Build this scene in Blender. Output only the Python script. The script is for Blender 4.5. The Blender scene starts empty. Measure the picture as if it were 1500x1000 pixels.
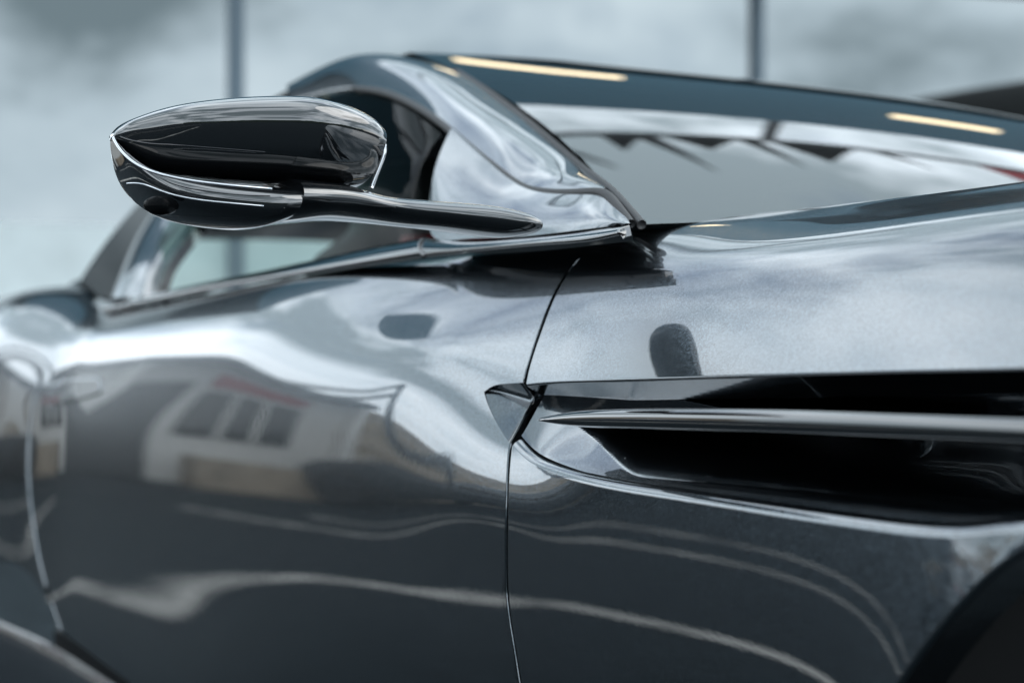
import bpy, math, random
import numpy as np
from mathutils import Vector

sc = bpy.context.scene
col = sc.collection
rad = math.radians

# ------------------------------------------------------------------ camera
FPX = 2460.0                      # focal length in pixels of a 1500 px wide frame
H = 0.85                          # lens height above the asphalt
TH = rad(60.0)
RV = np.array([math.cos(TH), math.sin(TH), 0.0])
FV = np.array([-math.sin(TH), math.cos(TH), 0.0])
CAM = np.array([0, 0, H]) - 1.42 * FV
cd = bpy.data.cameras.new("camera")
cam = bpy.data.objects.new("camera", cd)
col.objects.link(cam)
cam.location = CAM.tolist()
cam.rotation_euler = Vector(FV.tolist()).to_track_quat('-Z', 'Y').to_euler()
cd.lens = FPX / 1500 * 36
cd.sensor_width = 36
cd.clip_start = 0.05
cd.clip_end = 2000
cd.dof.use_dof = True
cd.dof.focus_distance = 1.36
cd.dof.aperture_fstop = 4.0
cd.dof.aperture_blades = 9
sc.camera = cam

# ------------------------------------------------------------------ sky and sun
SUN_EL, SUN_AZ = rad(48), rad(60)       # azimuth measured from +X towards +Y
world = bpy.data.worlds.new("World")
sc.world = world
world.use_nodes = True
wn, wl = world.node_tree.nodes, world.node_tree.links
wn.clear()
w_out = wn.new("ShaderNodeOutputWorld")
w_bg = wn.new("ShaderNodeBackground")
w_bg.inputs["Strength"].default_value = 0.12
w_sky = wn.new("ShaderNodeTexSky")
w_sky.sky_type = 'NISHITA'
w_sky.sun_disc = False
w_sky.sun_elevation = SUN_EL
w_sky.sun_rotation = math.pi / 2 - SUN_AZ
w_sky.air_density = 1.0
w_sky.dust_density = 0.6
w_tc = wn.new("ShaderNodeTexCoord")


def wmap(loc, scale):
    m = wn.new("ShaderNodeMapping")
    m.inputs["Location"].default_value = loc
    m.inputs["Scale"].default_value = scale
    wl.new(w_tc.outputs["Generated"], m.inputs["Vector"])
    return m


def wnoise(m, scale, detail, rough, dist=0.0):
    n = wn.new("ShaderNodeTexNoise")
    n.inputs["Scale"].default_value = scale
    n.inputs["Detail"].default_value = detail
    n.inputs["Roughness"].default_value = rough
    n.inputs["Distortion"].default_value = dist
    wl.new(m.outputs["Vector"], n.inputs["Vector"])
    return n


def wramp(src, stops):
    r = wn.new("ShaderNodeValToRGB")
    e = r.color_ramp.elements
    for i, (p, c) in enumerate(stops):
        if i < 2:
            e[i].position, e[i].color = p, (*c, 1)
        else:
            k = e.new(p)
            k.color = (*c, 1)
    wl.new(src, r.inputs["Fac"])
    return r


def wmix(fac, a, b):
    m = wn.new("ShaderNodeMix")
    m.data_type = 'RGBA'
    wl.new(fac, m.inputs[0])
    for s, k in ((a, 6), (b, 7)):
        if isinstance(s, tuple):
            m.inputs[k].default_value = (*s, 1)
        else:
            wl.new(s, m.inputs[k])
    return m.outputs[2]


cl_m = wmap((3.1, 7.4, 1.2), (1, 1, 2.2))
cl_shape = wnoise(cl_m, 2.1, 9, 0.56, 0.25)
cl_cover = wramp(cl_shape.outputs["Fac"], [(0.26, (0, 0, 0)), (0.44, (1, 1, 1))])
sh_m = wmap((1.3, 5.1, 0.7), (1, 1, 2.0))
cl_shade = wnoise(sh_m, 2.6, 7, 0.55, 0.1)
cl_col = wramp(cl_shade.outputs["Fac"], [(0.42, (3.6, 4.5, 5.0)), (0.52, (10.2, 11.6, 12.7)), (0.65, (14.6, 15.9, 16.9))])
w_c = wmix(cl_cover.outputs["Color"], w_sky.outputs["Color"], cl_col.outputs["Color"])
wl.new(w_c, w_bg.inputs["Color"])
wl.new(w_bg.outputs["Background"], w_out.inputs["Surface"])

sl = bpy.data.lights.new("sun", 'SUN')
sun = bpy.data.objects.new("sun", sl)
col.objects.link(sun)
sl.energy = 0.7
sl.angle = rad(50)
sl.color = (1.0, 0.95, 0.88)
sd = Vector((math.cos(SUN_EL) * math.cos(SUN_AZ), math.cos(SUN_EL) * math.sin(SUN_AZ), math.sin(SUN_EL)))
sun.rotation_euler = sd.to_track_quat('Z', 'Y').to_euler()
sun.location = (sd * 30)

sc.view_settings.view_transform = 'Standard'
sc.view_settings.look = 'None'
sc.view_settings.gamma = 1
sc.view_settings.use_curve_mapping = False
sc.view_settings.exposure = 0.88
sc.render.engine = 'CYCLES'
sc.cycles.max_bounces = 10
sc.cycles.transparent_max_bounces = 16
sc.cycles.glossy_bounces = 6
sc.cycles.use_denoising = True
sc.cycles.sample_clamp_indirect = 12

# ------------------------------------------------------------------ materials
MATS = {}


def new_mat(name):
    m = bpy.data.materials.new(name)
    m.use_nodes = True
    MATS[name] = m
    return m, m.node_tree.nodes, m.node_tree.links, m.node_tree.nodes["Principled BSDF"]


def simple(name, colr, rough=0.5, metal=0.0, coat=0.0, ior=1.5, noise=None, bump=None):
    m, n, l, b = new_mat(name)
    b.inputs["Base Color"].default_value = (*colr, 1)
    b.inputs["Roughness"].default_value = rough
    b.inputs["Metallic"].default_value = metal
    b.inputs["Coat Weight"].default_value = coat
    b.inputs["Coat Roughness"].default_value = 0.02
    b.inputs["IOR"].default_value = ior
    if noise or bump:
        tc = n.new("ShaderNodeTexCoord")
    if noise:
        sc_, amt = noise
        t = n.new("ShaderNodeTexNoise")
        t.inputs["Scale"].default_value = sc_
        t.inputs["Detail"].default_value = 8
        l.new(tc.outputs["Object"], t.inputs["Vector"])
        r = n.new("ShaderNodeValToRGB")
        r.color_ramp.elements[0].position = 0.3
        r.color_ramp.elements[1].position = 0.7
        r.color_ramp.elements[0].color = (*[c * (1 - amt) for c in colr], 1)
        r.color_ramp.elements[1].color = (*[min(1, c * (1 + amt)) for c in colr], 1)
        l.new(t.outputs["Fac"], r.inputs["Fac"])
        l.new(r.outputs["Color"], b.inputs["Base Color"])
    if bump:
        sc_, st, ds = bump
        t = n.new("ShaderNodeTexNoise")
        t.inputs["Scale"].default_value = sc_
        t.inputs["Detail"].default_value = 4
        l.new(tc.outputs["Object"], t.inputs["Vector"])
        bp = n.new("ShaderNodeBump")
        bp.inputs["Strength"].default_value = st
        bp.inputs["Distance"].default_value = ds
        l.new(t.outputs["Fac"], bp.inputs["Height"])
        l.new(bp.outputs["Normal"], b.inputs["Normal"])
    return m


def make_paint():
    m, n, l, b = new_mat("metallic_paint")
    b.inputs["Metallic"].default_value = 1.0
    b.inputs["Roughness"].default_value = 0.25
    b.inputs["Coat Weight"].default_value = 1.0
    b.inputs["Coat Roughness"].default_value = 0.015
    b.inputs["Coat IOR"].default_value = 1.95
    tc = n.new("ShaderNodeTexCoord")
    v = n.new("ShaderNodeTexVoronoi")
    v.inputs["Scale"].default_value = 1100
    l.new(tc.outputs["Object"], v.inputs["Vector"])
    sep = n.new("ShaderNodeSeparateColor")
    l.new(v.outputs["Color"], sep.inputs["Color"])
    r = n.new("ShaderNodeValToRGB")
    r.color_ramp.elements[0].color = (0.030, 0.038, 0.045, 1)
    r.color_ramp.elements[1].color = (0.078, 0.098, 0.115, 1)
    l.new(sep.outputs["Red"], r.inputs["Fac"])
    l.new(r.outputs["Color"], b.inputs["Base Color"])
    # every flake lies at its own slight tilt
    geo = n.new("ShaderNodeNewGeometry")
    sub = n.new("ShaderNodeVectorMath"); sub.operation = 'SUBTRACT'
    sub.inputs[1].default_value = (0.5, 0.5, 0.5)
    l.new(v.outputs["Color"], sub.inputs[0])
    scl = n.new("ShaderNodeVectorMath"); scl.operation = 'SCALE'
    scl.inputs["Scale"].default_value = 0.10
    l.new(sub.outputs[0], scl.inputs[0])
    ad = n.new("ShaderNodeVectorMath"); ad.operation = 'ADD'
    l.new(geo.outputs["Normal"], ad.inputs[0])
    l.new(scl.outputs[0], ad.inputs[1])
    nm = n.new("ShaderNodeVectorMath"); nm.operation = 'NORMALIZE'
    l.new(ad.outputs[0], nm.inputs[0])
    l.new(nm.outputs[0], b.inputs["Normal"])
    # orange peel of the clear coat
    op = n.new("ShaderNodeTexNoise")
    op.inputs["Scale"].default_value = 160
    op.inputs["Detail"].default_value = 1
    l.new(tc.outputs["Object"], op.inputs["Vector"])
    bp = n.new("ShaderNodeBump")
    bp.inputs["Strength"].default_value = 0.004
    bp.inputs["Distance"].default_value = 0.002
    l.new(op.outputs["Fac"], bp.inputs["Height"])
    l.new(bp.outputs["Normal"], b.inputs["Coat Normal"])
    return m


def make_glass(name, tint, refl, rough=0.0, gain=1.0):
    m, n, l, b = new_mat(name)
    out = n["Material Output"]
    n.remove(b)
    tr = n.new("ShaderNodeBsdfTransparent")
    tr.inputs["Color"].default_value = (*tint, 1)
    gl = n.new("ShaderNodeBsdfGlossy")
    gl.inputs["Roughness"].default_value = rough
    gl.inputs["Color"].default_value = (1, 1, 1, 1)
    fr = n.new("ShaderNodeFresnel")
    fr.inputs["IOR"].default_value = refl
    mx = n.new("ShaderNodeMixShader")
    gn = n.new("ShaderNodeMath"); gn.operation = 'MULTIPLY'
    gn.inputs[1].default_value = gain
    l.new(fr.outputs[0], gn.inputs[0])
    l.new(gn.outputs[0], mx.inputs[0])
    l.new(tr.outputs[0], mx.inputs[1])
    l.new(gl.outputs[0], mx.inputs[2])
    l.new(mx.outputs[0], out.inputs["Surface"])
    return m


make_paint()
simple("gloss_black", (0.005, 0.006, 0.007), 0.03, coat=1.0, ior=1.6)
MATS["gloss_black"].node_tree.nodes["Principled BSDF"].inputs["Coat IOR"].default_value = 1.6
simple("body_black", (0.012, 0.014, 0.017), 0.25, coat=1.0, ior=1.5)
simple("dark_glass", (0.003, 0.0035, 0.004), 0.08)
MATS["dark_glass"].node_tree.nodes["Principled BSDF"].inputs["Specular IOR Level"].default_value = 0.02
simple("rubber", (0.012, 0.012, 0.013), 0.55)
simple("cavity", (0.004, 0.004, 0.0045), 0.8)
simple("chrome_dark", (0.45, 0.46, 0.48), 0.12, metal=1.0)
simple("leather_black", (0.012, 0.012, 0.013), 0.5, bump=(300, 0.2, 0.001))
simple("leather_red", (0.25, 0.012, 0.02), 0.45)
simple("headliner", (0.03, 0.032, 0.034), 0.9, noise=(60, 0.1))
make_glass("screen_glass", (0.40, 0.46, 0.46), 2.6)
make_glass("side_glass", (0.52, 0.64, 0.61), 1.2, gain=0.3)
make_glass("privacy_glass", (0.04, 0.05, 0.05), 1.5)
simple("mirror_glass", (0.205, 0.222, 0.226), 0.015, metal=1.0, bump=(0.35, 0.05, 0.02))
simple("mullion", (0.10, 0.14, 0.17), 0.4, metal=0.3)
simple("fascia", (0.012, 0.075, 0.115), 0.45)
simple("soffit", (0.03, 0.05, 0.06), 0.7)
simple("frosted", (0.62, 0.68, 0.68), 0.6, noise=(3, 0.12))
simple("stone", (0.40, 0.32, 0.24), 0.9, noise=(4, 0.25))
simple("stone_pale", (0.52, 0.43, 0.34), 0.9, noise=(4, 0.25))
simple("silver_paint", (0.55, 0.56, 0.57), 0.3, metal=0.6, coat=1.0)
simple("black_paint", (0.006, 0.007, 0.007), 0.6)
MATS["black_paint"].node_tree.nodes["Principled BSDF"].inputs["Specular IOR Level"].default_value = 0.05
simple("steel_dark", (0.03, 0.035, 0.04), 0.5)
simple("added_sail_black", (0.008, 0.012, 0.014), 0.8)
simple("slate_paint", (0.05, 0.06, 0.07), 0.3, metal=0.4, coat=1.0)
simple("tail_red", (0.28, 0.01, 0.015), 0.2, coat=1.0)
simple("hedge_leaf", (0.03, 0.045, 0.025), 0.8, noise=(6, 0.5))
_m, _n, _l, _b = new_mat("warm_lamp")
_b.inputs["Base Color"].default_value = (0.8, 0.7, 0.5, 1)
_b.inputs["Emission Color"].default_value = (1.0, 0.78, 0.48, 1)
_b.inputs["Emission Strength"].default_value = 1.7
simple("white_render", (0.75, 0.73, 0.70), 0.7, noise=(2, 0.06))
simple("sign_red", (0.35, 0.02, 0.03), 0.5)
simple("asphalt", (0.017, 0.023, 0.027), 0.85, noise=(9, 0.25), bump=(180, 0.5, 0.01))
MATS["asphalt"].node_tree.nodes["Principled BSDF"].inputs["Specular IOR Level"].default_value = 0.06
simple("line_paint", (0.40, 0.385, 0.36), 0.7, noise=(3.5, 0.75))


# ------------------------------------------------------------------ helpers
def tag(o, label=None, cat=None, group=None, kind=None):
    if label: o["label"] = label
    if cat: o["category"] = cat
    if group: o["group"] = group
    if kind: o["kind"] = kind
    return o


def empty(name, loc=(0, 0, 0)):
    o = bpy.data.objects.new(name, None)
    o.location = loc
    o.empty_display_size = 0.1
    col.objects.link(o)
    return o


def mesh_obj(name, verts, faces, mat, parent=None, normals=None, smooth=True):
    me = bpy.data.meshes.new(name)
    me.from_pydata([tuple(map(float, v)) for v in verts], [], faces)
    me.update()
    me.validate()
    if smooth:
        me.polygons.foreach_set("use_smooth", [True] * len(me.polygons))
    if normals is not None:
        me.normals_split_custom_set_from_vertices([tuple(map(float, v)) for v in normals])
    me.materials.append(MATS[mat] if isinstance(mat, str) else mat)
    o = bpy.data.objects.new(name, me)
    col.objects.link(o)
    if parent is not None:
        o.parent = parent
        # parts are built in world coordinates
        o.matrix_parent_inverse = parent.matrix_world.inverted()
    return o


def ray(u, v):
    return FV + (u - 750) / FPX * RV + np.array([0, 0, (500 - v) / FPX])


def PY(u, v, Y):
    d = ray(u, v); return CAM + d * ((Y - CAM[1]) / d[1])


def PX(u, v, X):
    d = ray(u, v); return CAM + d * ((X - CAM[0]) / d[0])


def PD(u, v, D):
    return CAM + ray(u, v) * D


def spline(pts, n, closed=False):
    """n points along a centripetal-ish cubic (natural) through pts"""
    P = np.array(pts, float)
    t = np.concatenate([[0], np.cumsum(np.maximum(1e-9, np.linalg.norm(np.diff(P, axis=0), axis=1)) ** 0.6)])
    t /= t[-1]
    return cubic(t, P, np.linspace(0, 1, n))


def cubic(t, P, q):
    """natural cubic spline through P (k, d) at t, evaluated at q"""
    t = np.asarray(t, float); P = np.asarray(P, float); q = np.asarray(q, float)
    k = len(t)
    if k == 2:
        w = ((q - t[0]) / (t[1] - t[0]))[:, None]
        return P[0] * (1 - w) + P[1] * w
    h = np.diff(t)
    A = np.zeros((k, k)); B = np.zeros_like(P)
    A[0, 0] = A[-1, -1] = 1
    for i in range(1, k - 1):
        A[i, i - 1], A[i, i], A[i, i + 1] = h[i - 1], 2 * (h[i - 1] + h[i]), h[i]
        B[i] = 6 * ((P[i + 1] - P[i]) / h[i] - (P[i] - P[i - 1]) / h[i - 1])
    M = np.linalg.solve(A, B)
    i = np.clip(np.searchsorted(t, q) - 1, 0, k - 2)
    hi = h[i][:, None]
    a = ((t[i + 1] - q))[:, None]; b = ((q - t[i]))[:, None]
    return (M[i] * a ** 3 + M[i + 1] * b ** 3) / (6 * hi) + (P[i] / hi - M[i] * hi / 6) * a + (P[i + 1] / hi - M[i + 1] * hi / 6) * b


def unit(a):
    return a / np.maximum(1e-12, np.linalg.norm(a, axis=-1, keepdims=True))


def grid_normals(P):
    du = np.gradient(P, axis=0); dv = np.gradient(P, axis=1)
    return unit(np.cross(du, dv))


def grid_obj(name, P, mat, parent=None, N=None, face=None, flange=None, thick=0.0):
    """a patch (n, m, 3); face: point the normals should look towards;
    flange: {edge: (radius, depth)} with edge in u0 u1 v0 v1 rolls that border inwards"""
    P = np.asarray(P, float)
    if N is None:
        N = grid_normals(P)
    if face is None:
        face = CAM
    flip = np.sum(N * (np.asarray(face) - P)) < 0
    if flip:
        N = -N
    n, m = P.shape[:2]
    # winding must agree with N
    c = np.cross(P[n // 2 + (1 if n // 2 + 1 < n else -1) * 1, m // 2] - P[n // 2, m // 2], P[n // 2, min(m - 1, m // 2 + 1)] - P[n // 2, m // 2])
    rows = [P.reshape(-1, 3)]; nrm = [N.reshape(-1, 3)]
    faces = []
    idx = np.arange(n * m).reshape(n, m)
    base_wind = np.sum(grid_normals(P) * N) > 0

    def q(a, b, c_, d):
        faces.append((a, b, c_, d) if base_wind else (d, c_, b, a))
    for i in range(n - 1):
        for j in range(m - 1):
            q(idx[i, j], idx[i + 1, j], idx[i + 1, j + 1], idx[i, j + 1])
    cnt = n * m
    if flange:
        for e, (r, depth) in flange.items():
            if e == 'u0':
                pe, ne, ie, tin = P[0], N[0], idx[0], P[0] - P[1]
            elif e == 'u1':
                pe, ne, ie, tin = P[-1], N[-1], idx[-1], P[-1] - P[-2]
            elif e == 'v0':
                pe, ne, ie, tin = P[:, 0], N[:, 0], idx[:, 0], P[:, 0] - P[:, 1]
            else:
                pe, ne, ie, tin = P[:, -1], N[:, -1], idx[:, -1], P[:, -1] - P[:, -2]
            along = unit(np.gradient(pe, axis=0))
            to = tin - np.sum(tin * ne, axis=1, keepdims=True) * ne
            to = to - np.sum(to * along, axis=1, keepdims=True) * along
            to = unit(to)
            prev = ie
            for k, a in enumerate([22.5, 45, 67.5, 90, 90]):
                a_ = rad(a)
                pp = pe + to * r * math.sin(a_) - ne * r * (1 - math.cos(a_))
                if k == 4:
                    pp = pp - ne * depth
                nn = unit(ne * math.cos(a_) + to * math.sin(a_))
                rows.append(pp); nrm.append(nn)
                cur = np.arange(cnt, cnt + len(pp)); cnt += len(pp)
                for j in range(len(pp) - 1):
                    A, B, C_, D_ = prev[j], cur[j], cur[j + 1], prev[j + 1]
                    faces.append((int(A), int(B), int(C_), int(D_)))
                prev = cur
    V = np.concatenate(rows); NN = np.concatenate(nrm)
    F_ = np.array(faces, int)
    fn = np.cross(V[F_[:, 1]] - V[F_[:, 0]], V[F_[:, 2]] - V[F_[:, 0]]) + np.cross(V[F_[:, 2]] - V[F_[:, 0]], V[F_[:, 3]] - V[F_[:, 0]])
    bad = np.sum(fn * NN[F_].sum(1), 1) < 0
    F_[bad] = F_[bad][:, ::-1]
    out = F_.tolist()
    return mesh_obj(name, V, out, mat, parent, NN)


def tfi(c0, c1, d0, d1):
    """transfinite patch: c0/c1 run along the first axis (at v=0, v=1), d0/d1 along the second (at u=0, u=1)"""
    n, m = len(c0), len(d0)
    u = np.linspace(0, 1, n)[:, None, None]; v = np.linspace(0, 1, m)[None, :, None]
    c0 = np.asarray(c0)[:, None]; c1 = np.asarray(c1)[:, None]; d0 = np.asarray(d0)[None]; d1 = np.asarray(d1)[None]
    return (1 - v) * c0 + v * c1 + (1 - u) * d0 + u * d1 - ((1 - u) * (1 - v) * c0[0] + u * (1 - v) * c0[-1] + (1 - u) * v * c1[0] + u * v * c1[-1])


def loft(curves, n, m):
    """smooth surface through a list of 3D curves: each resampled to n, then m across"""
    R = np.array([spline(c, n) for c in curves])
    return np.array([spline(R[:, i], m) for i in range(n)])


def boxm(name, lo, hi, mat, parent=None, bev=0.0):
    x0, y0, z0 = lo; x1, y1, z1 = hi
    v = [(x0, y0, z0), (x1, y0, z0), (x1, y1, z0), (x0, y1, z0), (x0, y0, z1), (x1, y0, z1), (x1, y1, z1), (x0, y1, z1)]
    f = [(0, 3, 2, 1), (4, 5, 6, 7), (0, 1, 5, 4), (1, 2, 6, 5), (2, 3, 7, 6), (3, 0, 4, 7)]
    o = mesh_obj(name, v, f, mat, parent, smooth=False)
    if bev:
        b = o.modifiers.new("bevel", 'BEVEL'); b.width = bev; b.segments = 2
    return o


def tube(name, pts, r, mat, parent=None, seg=10, n=None, flat=1.0):
    P = spline(pts, n) if n else np.array(pts, float)
    T = unit(np.gradient(P, axis=0))
    ref = np.array([0, 0, 1.0])
    A = unit(np.cross(T, ref)); B = unit(np.cross(A, T))
    rr = np.full(len(P), r) if np.isscalar(r) else np.interp(np.linspace(0, 1, len(P)), np.linspace(0, 1, len(r)), r)
    V, F = [], []
    for i in range(len(P)):
        for k in range(seg):
            a = 2 * math.pi * k / seg
            V.append(P[i] + A[i] * rr[i] * math.cos(a) + B[i] * rr[i] * flat * math.sin(a))
    for i in range(len(P) - 1):
        for k in range(seg):
            k2 = (k + 1) % seg
            F.append((i * seg + k, (i + 1) * seg + k, (i + 1) * seg + k2, i * seg + k2))
    F.append(tuple(range(seg))[::-1]); F.append(tuple((len(P) - 1) * seg + k for k in range(seg)))
    F = [f[::-1] for f in F]
    return mesh_obj(name, V, F, mat, parent)


# ------------------------------------------------------------------ side of the car as one smooth loft
def sm(x, a, b):
    t = np.clip((x - a) / (b - a), 0, 1)
    return t * t * t * (t * (6 * t - 15) + 10)


def lerp(a, b, w):
    return a + (b - a) * w


TP, TA, TB = 0.066, -0.80, 0.04
TW = (0, 0, 0, 0, 0.0, 0.12, 0.72, 1, 1, 1, 1, 1)


def section(x):
    """control points (Y inwards, Z) of the body side at station x, bottom to bonnet top"""
    zc = 0.917 + 0.046 * x - 0.034 * np.maximum(0, x) ** 2 + 0.075 * sm(-x, 1.36, 2.0)
    f = sm(x, -0.25, 0.35)                        # door -> wing
    haunch = sm(-x, 1.3, 2.1)                    # rear wing swells out
    lo = 0.036 + 0.03 * sm(-x, -0.1, 1.1)               # waist dips a little towards the rear
    Y = [0.110, 0.046, 0.013, 0.0012, 0.0, 0.0062, 0.0200, 0.042, 0.075, 0.125, 0.215, 0.42]
    Z = [0.22, 0.36 - 0.4 * lo, 0.49 - 0.9 * lo, 0.60 - 1.1 * lo + 0.04 * f, 0.685 - lo + 0.065 * f, 0.77 - 0.7 * lo + 0.025 * f, zc - 0.062, zc, zc + 0.037 - 0.021 * f, zc + 0.050 - 0.020 * f, zc + 0.058 - 0.012 * f, zc + 0.07]
    Y = list(Y)
    Y[0] += 0.0
    for i, k in enumerate((0.02, 0.04, 0.05, 0.055, 0.055, 0.05, 0.04, 0.03, 0.02, 0.0, 0, 0)):
        Y[i] = Y[i] - k * haunch
    h2 = sm(-x, 0.0, 1.0)                         # the foot of the door kicks out towards the rear
    for i, k in enumerate((0.074, 0.056, 0.025, 0.005)):
        Y[i] = Y[i] - k * h2
    tp = TP * sm(x, TA, TB)               # upper body draws in towards the nose
    for i, k in enumerate(TW):
        Y[i] = Y[i] + k * tp * (sm(x, -0.14, 0.16) if i == 5 else lerp(0.4, 1.0, sm(x, -0.34, 0.10)) if i == 6 else 1)
    Y[7] += 0.010 * f; Y[8] += 0.022 * f; Y[9] += 0.03 * f
    return np.array(Y), np.array(Z)


_ys, _zs = section(np.float64(-0.3))
TK = np.concatenate([[0], np.cumsum(np.hypot(np.diff(_ys), np.diff(_zs)))])
XG = np.linspace(-2.5, 1.5, 321)
TG = np.linspace(0, TK[-1], 261)
SG = np.zeros((len(XG), len(TG), 3))
for i_, x_ in enumerate(XG):
    y_, z_ = section(x_)
    c_ = cubic(TK, np.stack([y_, z_], 1), TG)
    SG[i_, :, 0] = x_
    SG[i_, :, 1:] = c_
NG = grid_normals(SG)
if NG[160, 80, 1] > 0:
    NG = -NG


def S(xt, G=None):
    """bicubic (Catmull-Rom) lookup of the loft at (x, t)"""
    G = SG if G is None else G
    xt = np.asarray(xt, float); sh = xt.shape[:-1]; q = xt.reshape(-1, 2)
    fx = np.clip((q[:, 0] - XG[0]) / (XG[1] - XG[0]), 1, len(XG) - 2.001)
    ft = np.clip((q[:, 1] - TG[0]) / (TG[1] - TG[0]), 1, len(TG) - 2.001)
    ix = fx.astype(int); it = ft.astype(int)
    a = (fx - ix)[:, None]; b = (ft - it)[:, None]

    def w(s):
        return [(-s + 2 * s ** 2 - s ** 3) / 2, (2 - 5 * s ** 2 + 3 * s ** 3) / 2, (s + 4 * s ** 2 - 3 * s ** 3) / 2, (-s ** 2 + s ** 3) / 2]
    wa, wb = w(a), w(b)
    r = 0
    for i in range(4):
        for j in range(4):
            r = r + wa[i] * wb[j] * G[np.clip(ix + i - 1, 0, len(XG) - 1), np.clip(it + j - 1, 0, len(TG) - 1)]
    return r.reshape(*sh, 3)


def SN(xt):
    return unit(S(xt, NG))


def proj(P):
    d = np.asarray(P) - CAM
    D = d @ FV
    return np.stack([750 + FPX * (d @ RV) / D, 500 - FPX * d[..., 2] / D], -1)


_pg = proj(SG)
_vis = np.sum(NG * (CAM - SG), -1) > 0
_inside = (SG - CAM) @ FV > 0.15


def px(u, v):
    """(x, t) of the point of the loft seen at pixel (u, v)"""
    d = np.hypot(_pg[..., 0] - u, _pg[..., 1] - v) + np.where(_vis & _inside, 0, 1e5)
    i, j = np.unravel_index(np.argmin(d), d.shape)
    q = np.array([XG[i], TG[j]])
    for _ in range(8):
        e = np.array([u, v]) - proj(S(q))
        J = np.stack([(proj(S(q + dq)) - proj(S(q))) / 1e-4 for dq in (np.array([1e-4, 0]), np.array([0, 1e-4]))], 1)
        try:
            st = np.linalg.solve(J, e)
        except np.linalg.LinAlgError:
            break
        q = q + np.clip(st, -0.03, 0.03)
    return q


def pxc(pts, n):
    """curve on the loft through pixels -> n (x, t) points"""
    return spline([px(*p) for p in pts], n)


def xt_z(x, z):
    """(x, t) on the lower flank at height z"""
    c = S(np.stack([np.full(len(TG), x), TG], 1))
    return np.array([x, np.interp(z, c[:150, 2], TG[:150])])

# ------------------------------------------------------------------ the car
car = empty("sports_car", (-0.3, 0.95, 0))
bpy.context.view_layer.update()
tag(car, "dark grey metallic sports car filling the frame, wing mirror and side vent in focus", "car")

SHUT = [(890, 352), (862, 366), (838, 387), (815, 422), (797, 462), (783, 500), (771, 538), (766, 560), (768, 580), (759, 613), (748, 642), (742, 690), (740, 750), (740, 850), (744, 900), (752, 950), (760, 1000), (778, 1090), (800, 1170)]
shut_xt = np.array([px(*p) for p in SHUT])
Z_SILL = 0.36


def shut_at(frac):
    return frac


def resample(C, n, a=0.0, b=1.0):
    C = np.asarray(C, float)
    Q = spline(C, 600)
    L = np.concatenate([[0], np.cumsum(np.linalg.norm(np.diff(Q, axis=0), axis=1))]); L /= L[-1]
    s = np.linspace(a, b, n) if np.isscalar(n) else np.asarray(n)
    return np.stack([np.interp(s, L, Q[:, k]) for k in range(Q.shape[1])], 1)


sill_front = np.array([0.075, xt_z(0.07, Z_SILL)[1]])
SHUT_XT = np.vstack([shut_xt, [sill_front]])
GAP = 0.0056


def offx(C, d):
    C = np.array(C, float); C[:, 0] += d; return C


# --- door skin
REAR = [(152, 458), (120, 482), (85, 520), (60, 565), (47, 620), (44, 690), (50, 760), (62, 830), (80, 890), (92, 925)]
rear_xt = np.array([px(*p) for p in REAR])
REAR_XT = rear_xt
BELT = [(152, 456), (220, 443), (300, 428), (380, 415), (450, 404), (540, 390), (620, 378), (700, 368), (790, 360), (888, 350)]
belt_xt = np.array([px(*p) for p in BELT])
nx, nt = 210, 190
ux = np.linspace(0, 1, nx); ux = 1 - (1 - ux) ** 1.9          # finer towards the front edge
bot = np.array([REAR_XT[-1] + (SHUT_XT[-1] - REAR_XT[-1]) * k for k in np.linspace(0, 1, 30)])
bot[:, 1] = [xt_z(b[0], Z_SILL + (S(REAR_XT[-1])[2] - Z_SILL) * (1 - k) ** 2)[1] for b, k in zip(bot, np.linspace(0, 1, 30))]
top_c = np.vstack([[REAR_XT[0]], belt_xt[1:-1], [SHUT_XT[0]]])


def poly(C, n):
    C = np.asarray(C, float)
    L = np.concatenate([[0], np.cumsum(np.linalg.norm(np.diff(C, axis=0), axis=1))]); L /= L[-1]
    return np.stack([np.interp(np.linspace(0, 1, n), L, C[:, k]) for k in range(C.shape[1])], 1)


SQ = resample(SHUT_XT, 500)
q_up, q_lo, q_tip = px(766, 560), px(746, 648), px(704, 574)
i_up = int(np.argmin(np.abs(SQ[:, 1] - q_up[1]))); i_lo = int(np.argmin(np.abs(SQ[:, 1] - q_lo[1])))
SD = offx(SQ, -GAP)
h_up = spline([q_tip, px(716, 566), px(740, 561.5), SD[i_up]], 60)
h_lo = spline([q_tip, px(709, 590), px(722, 618), SD[i_lo]], 60)
nt = 200
d1 = np.vstack([resample(SD[:i_up + 1], 70)[:-1], resample(h_up[::-1], 26)[:-1], resample(h_lo, 26)[:-1], resample(SD[i_lo:], 81)])
nt = len(d1)
c0 = resample(top_c, ux); c1 = resample(bot, ux)
d0 = resample(REAR_XT, nt)
c0[-1] = d1[0]; c1[-1] = d1[-1]; c0[0] = d0[0]; c1[0] = d0[-1]
# place the rows by the spacing of the front edge, so that the notch keeps its corners
Ld = np.concatenate([[0], np.cumsum(np.abs(np.diff(d1[:, 1])) + 0.15 * np.abs(np.diff(d1[:, 0])))]); Ld /= Ld[-1]
d0 = resample(REAR_XT, Ld)


def tfi_uv(c0, c1, d0, d1, u, v):
    u = np.asarray(u)[:, None, None]; v = np.asarray(v)[None, :, None]
    c0 = c0[:, None]; c1 = c1[:, None]; d0 = d0[None]; d1 = d1[None]
    return (1 - v) * c0 + v * c1 + (1 - u) * d0 + u * d1 - ((1 - u) * (1 - v) * c0[0] + u * (1 - v) * c0[-1] + (1 - u) * v * c1[0] + u * v * c1[-1])


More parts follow.
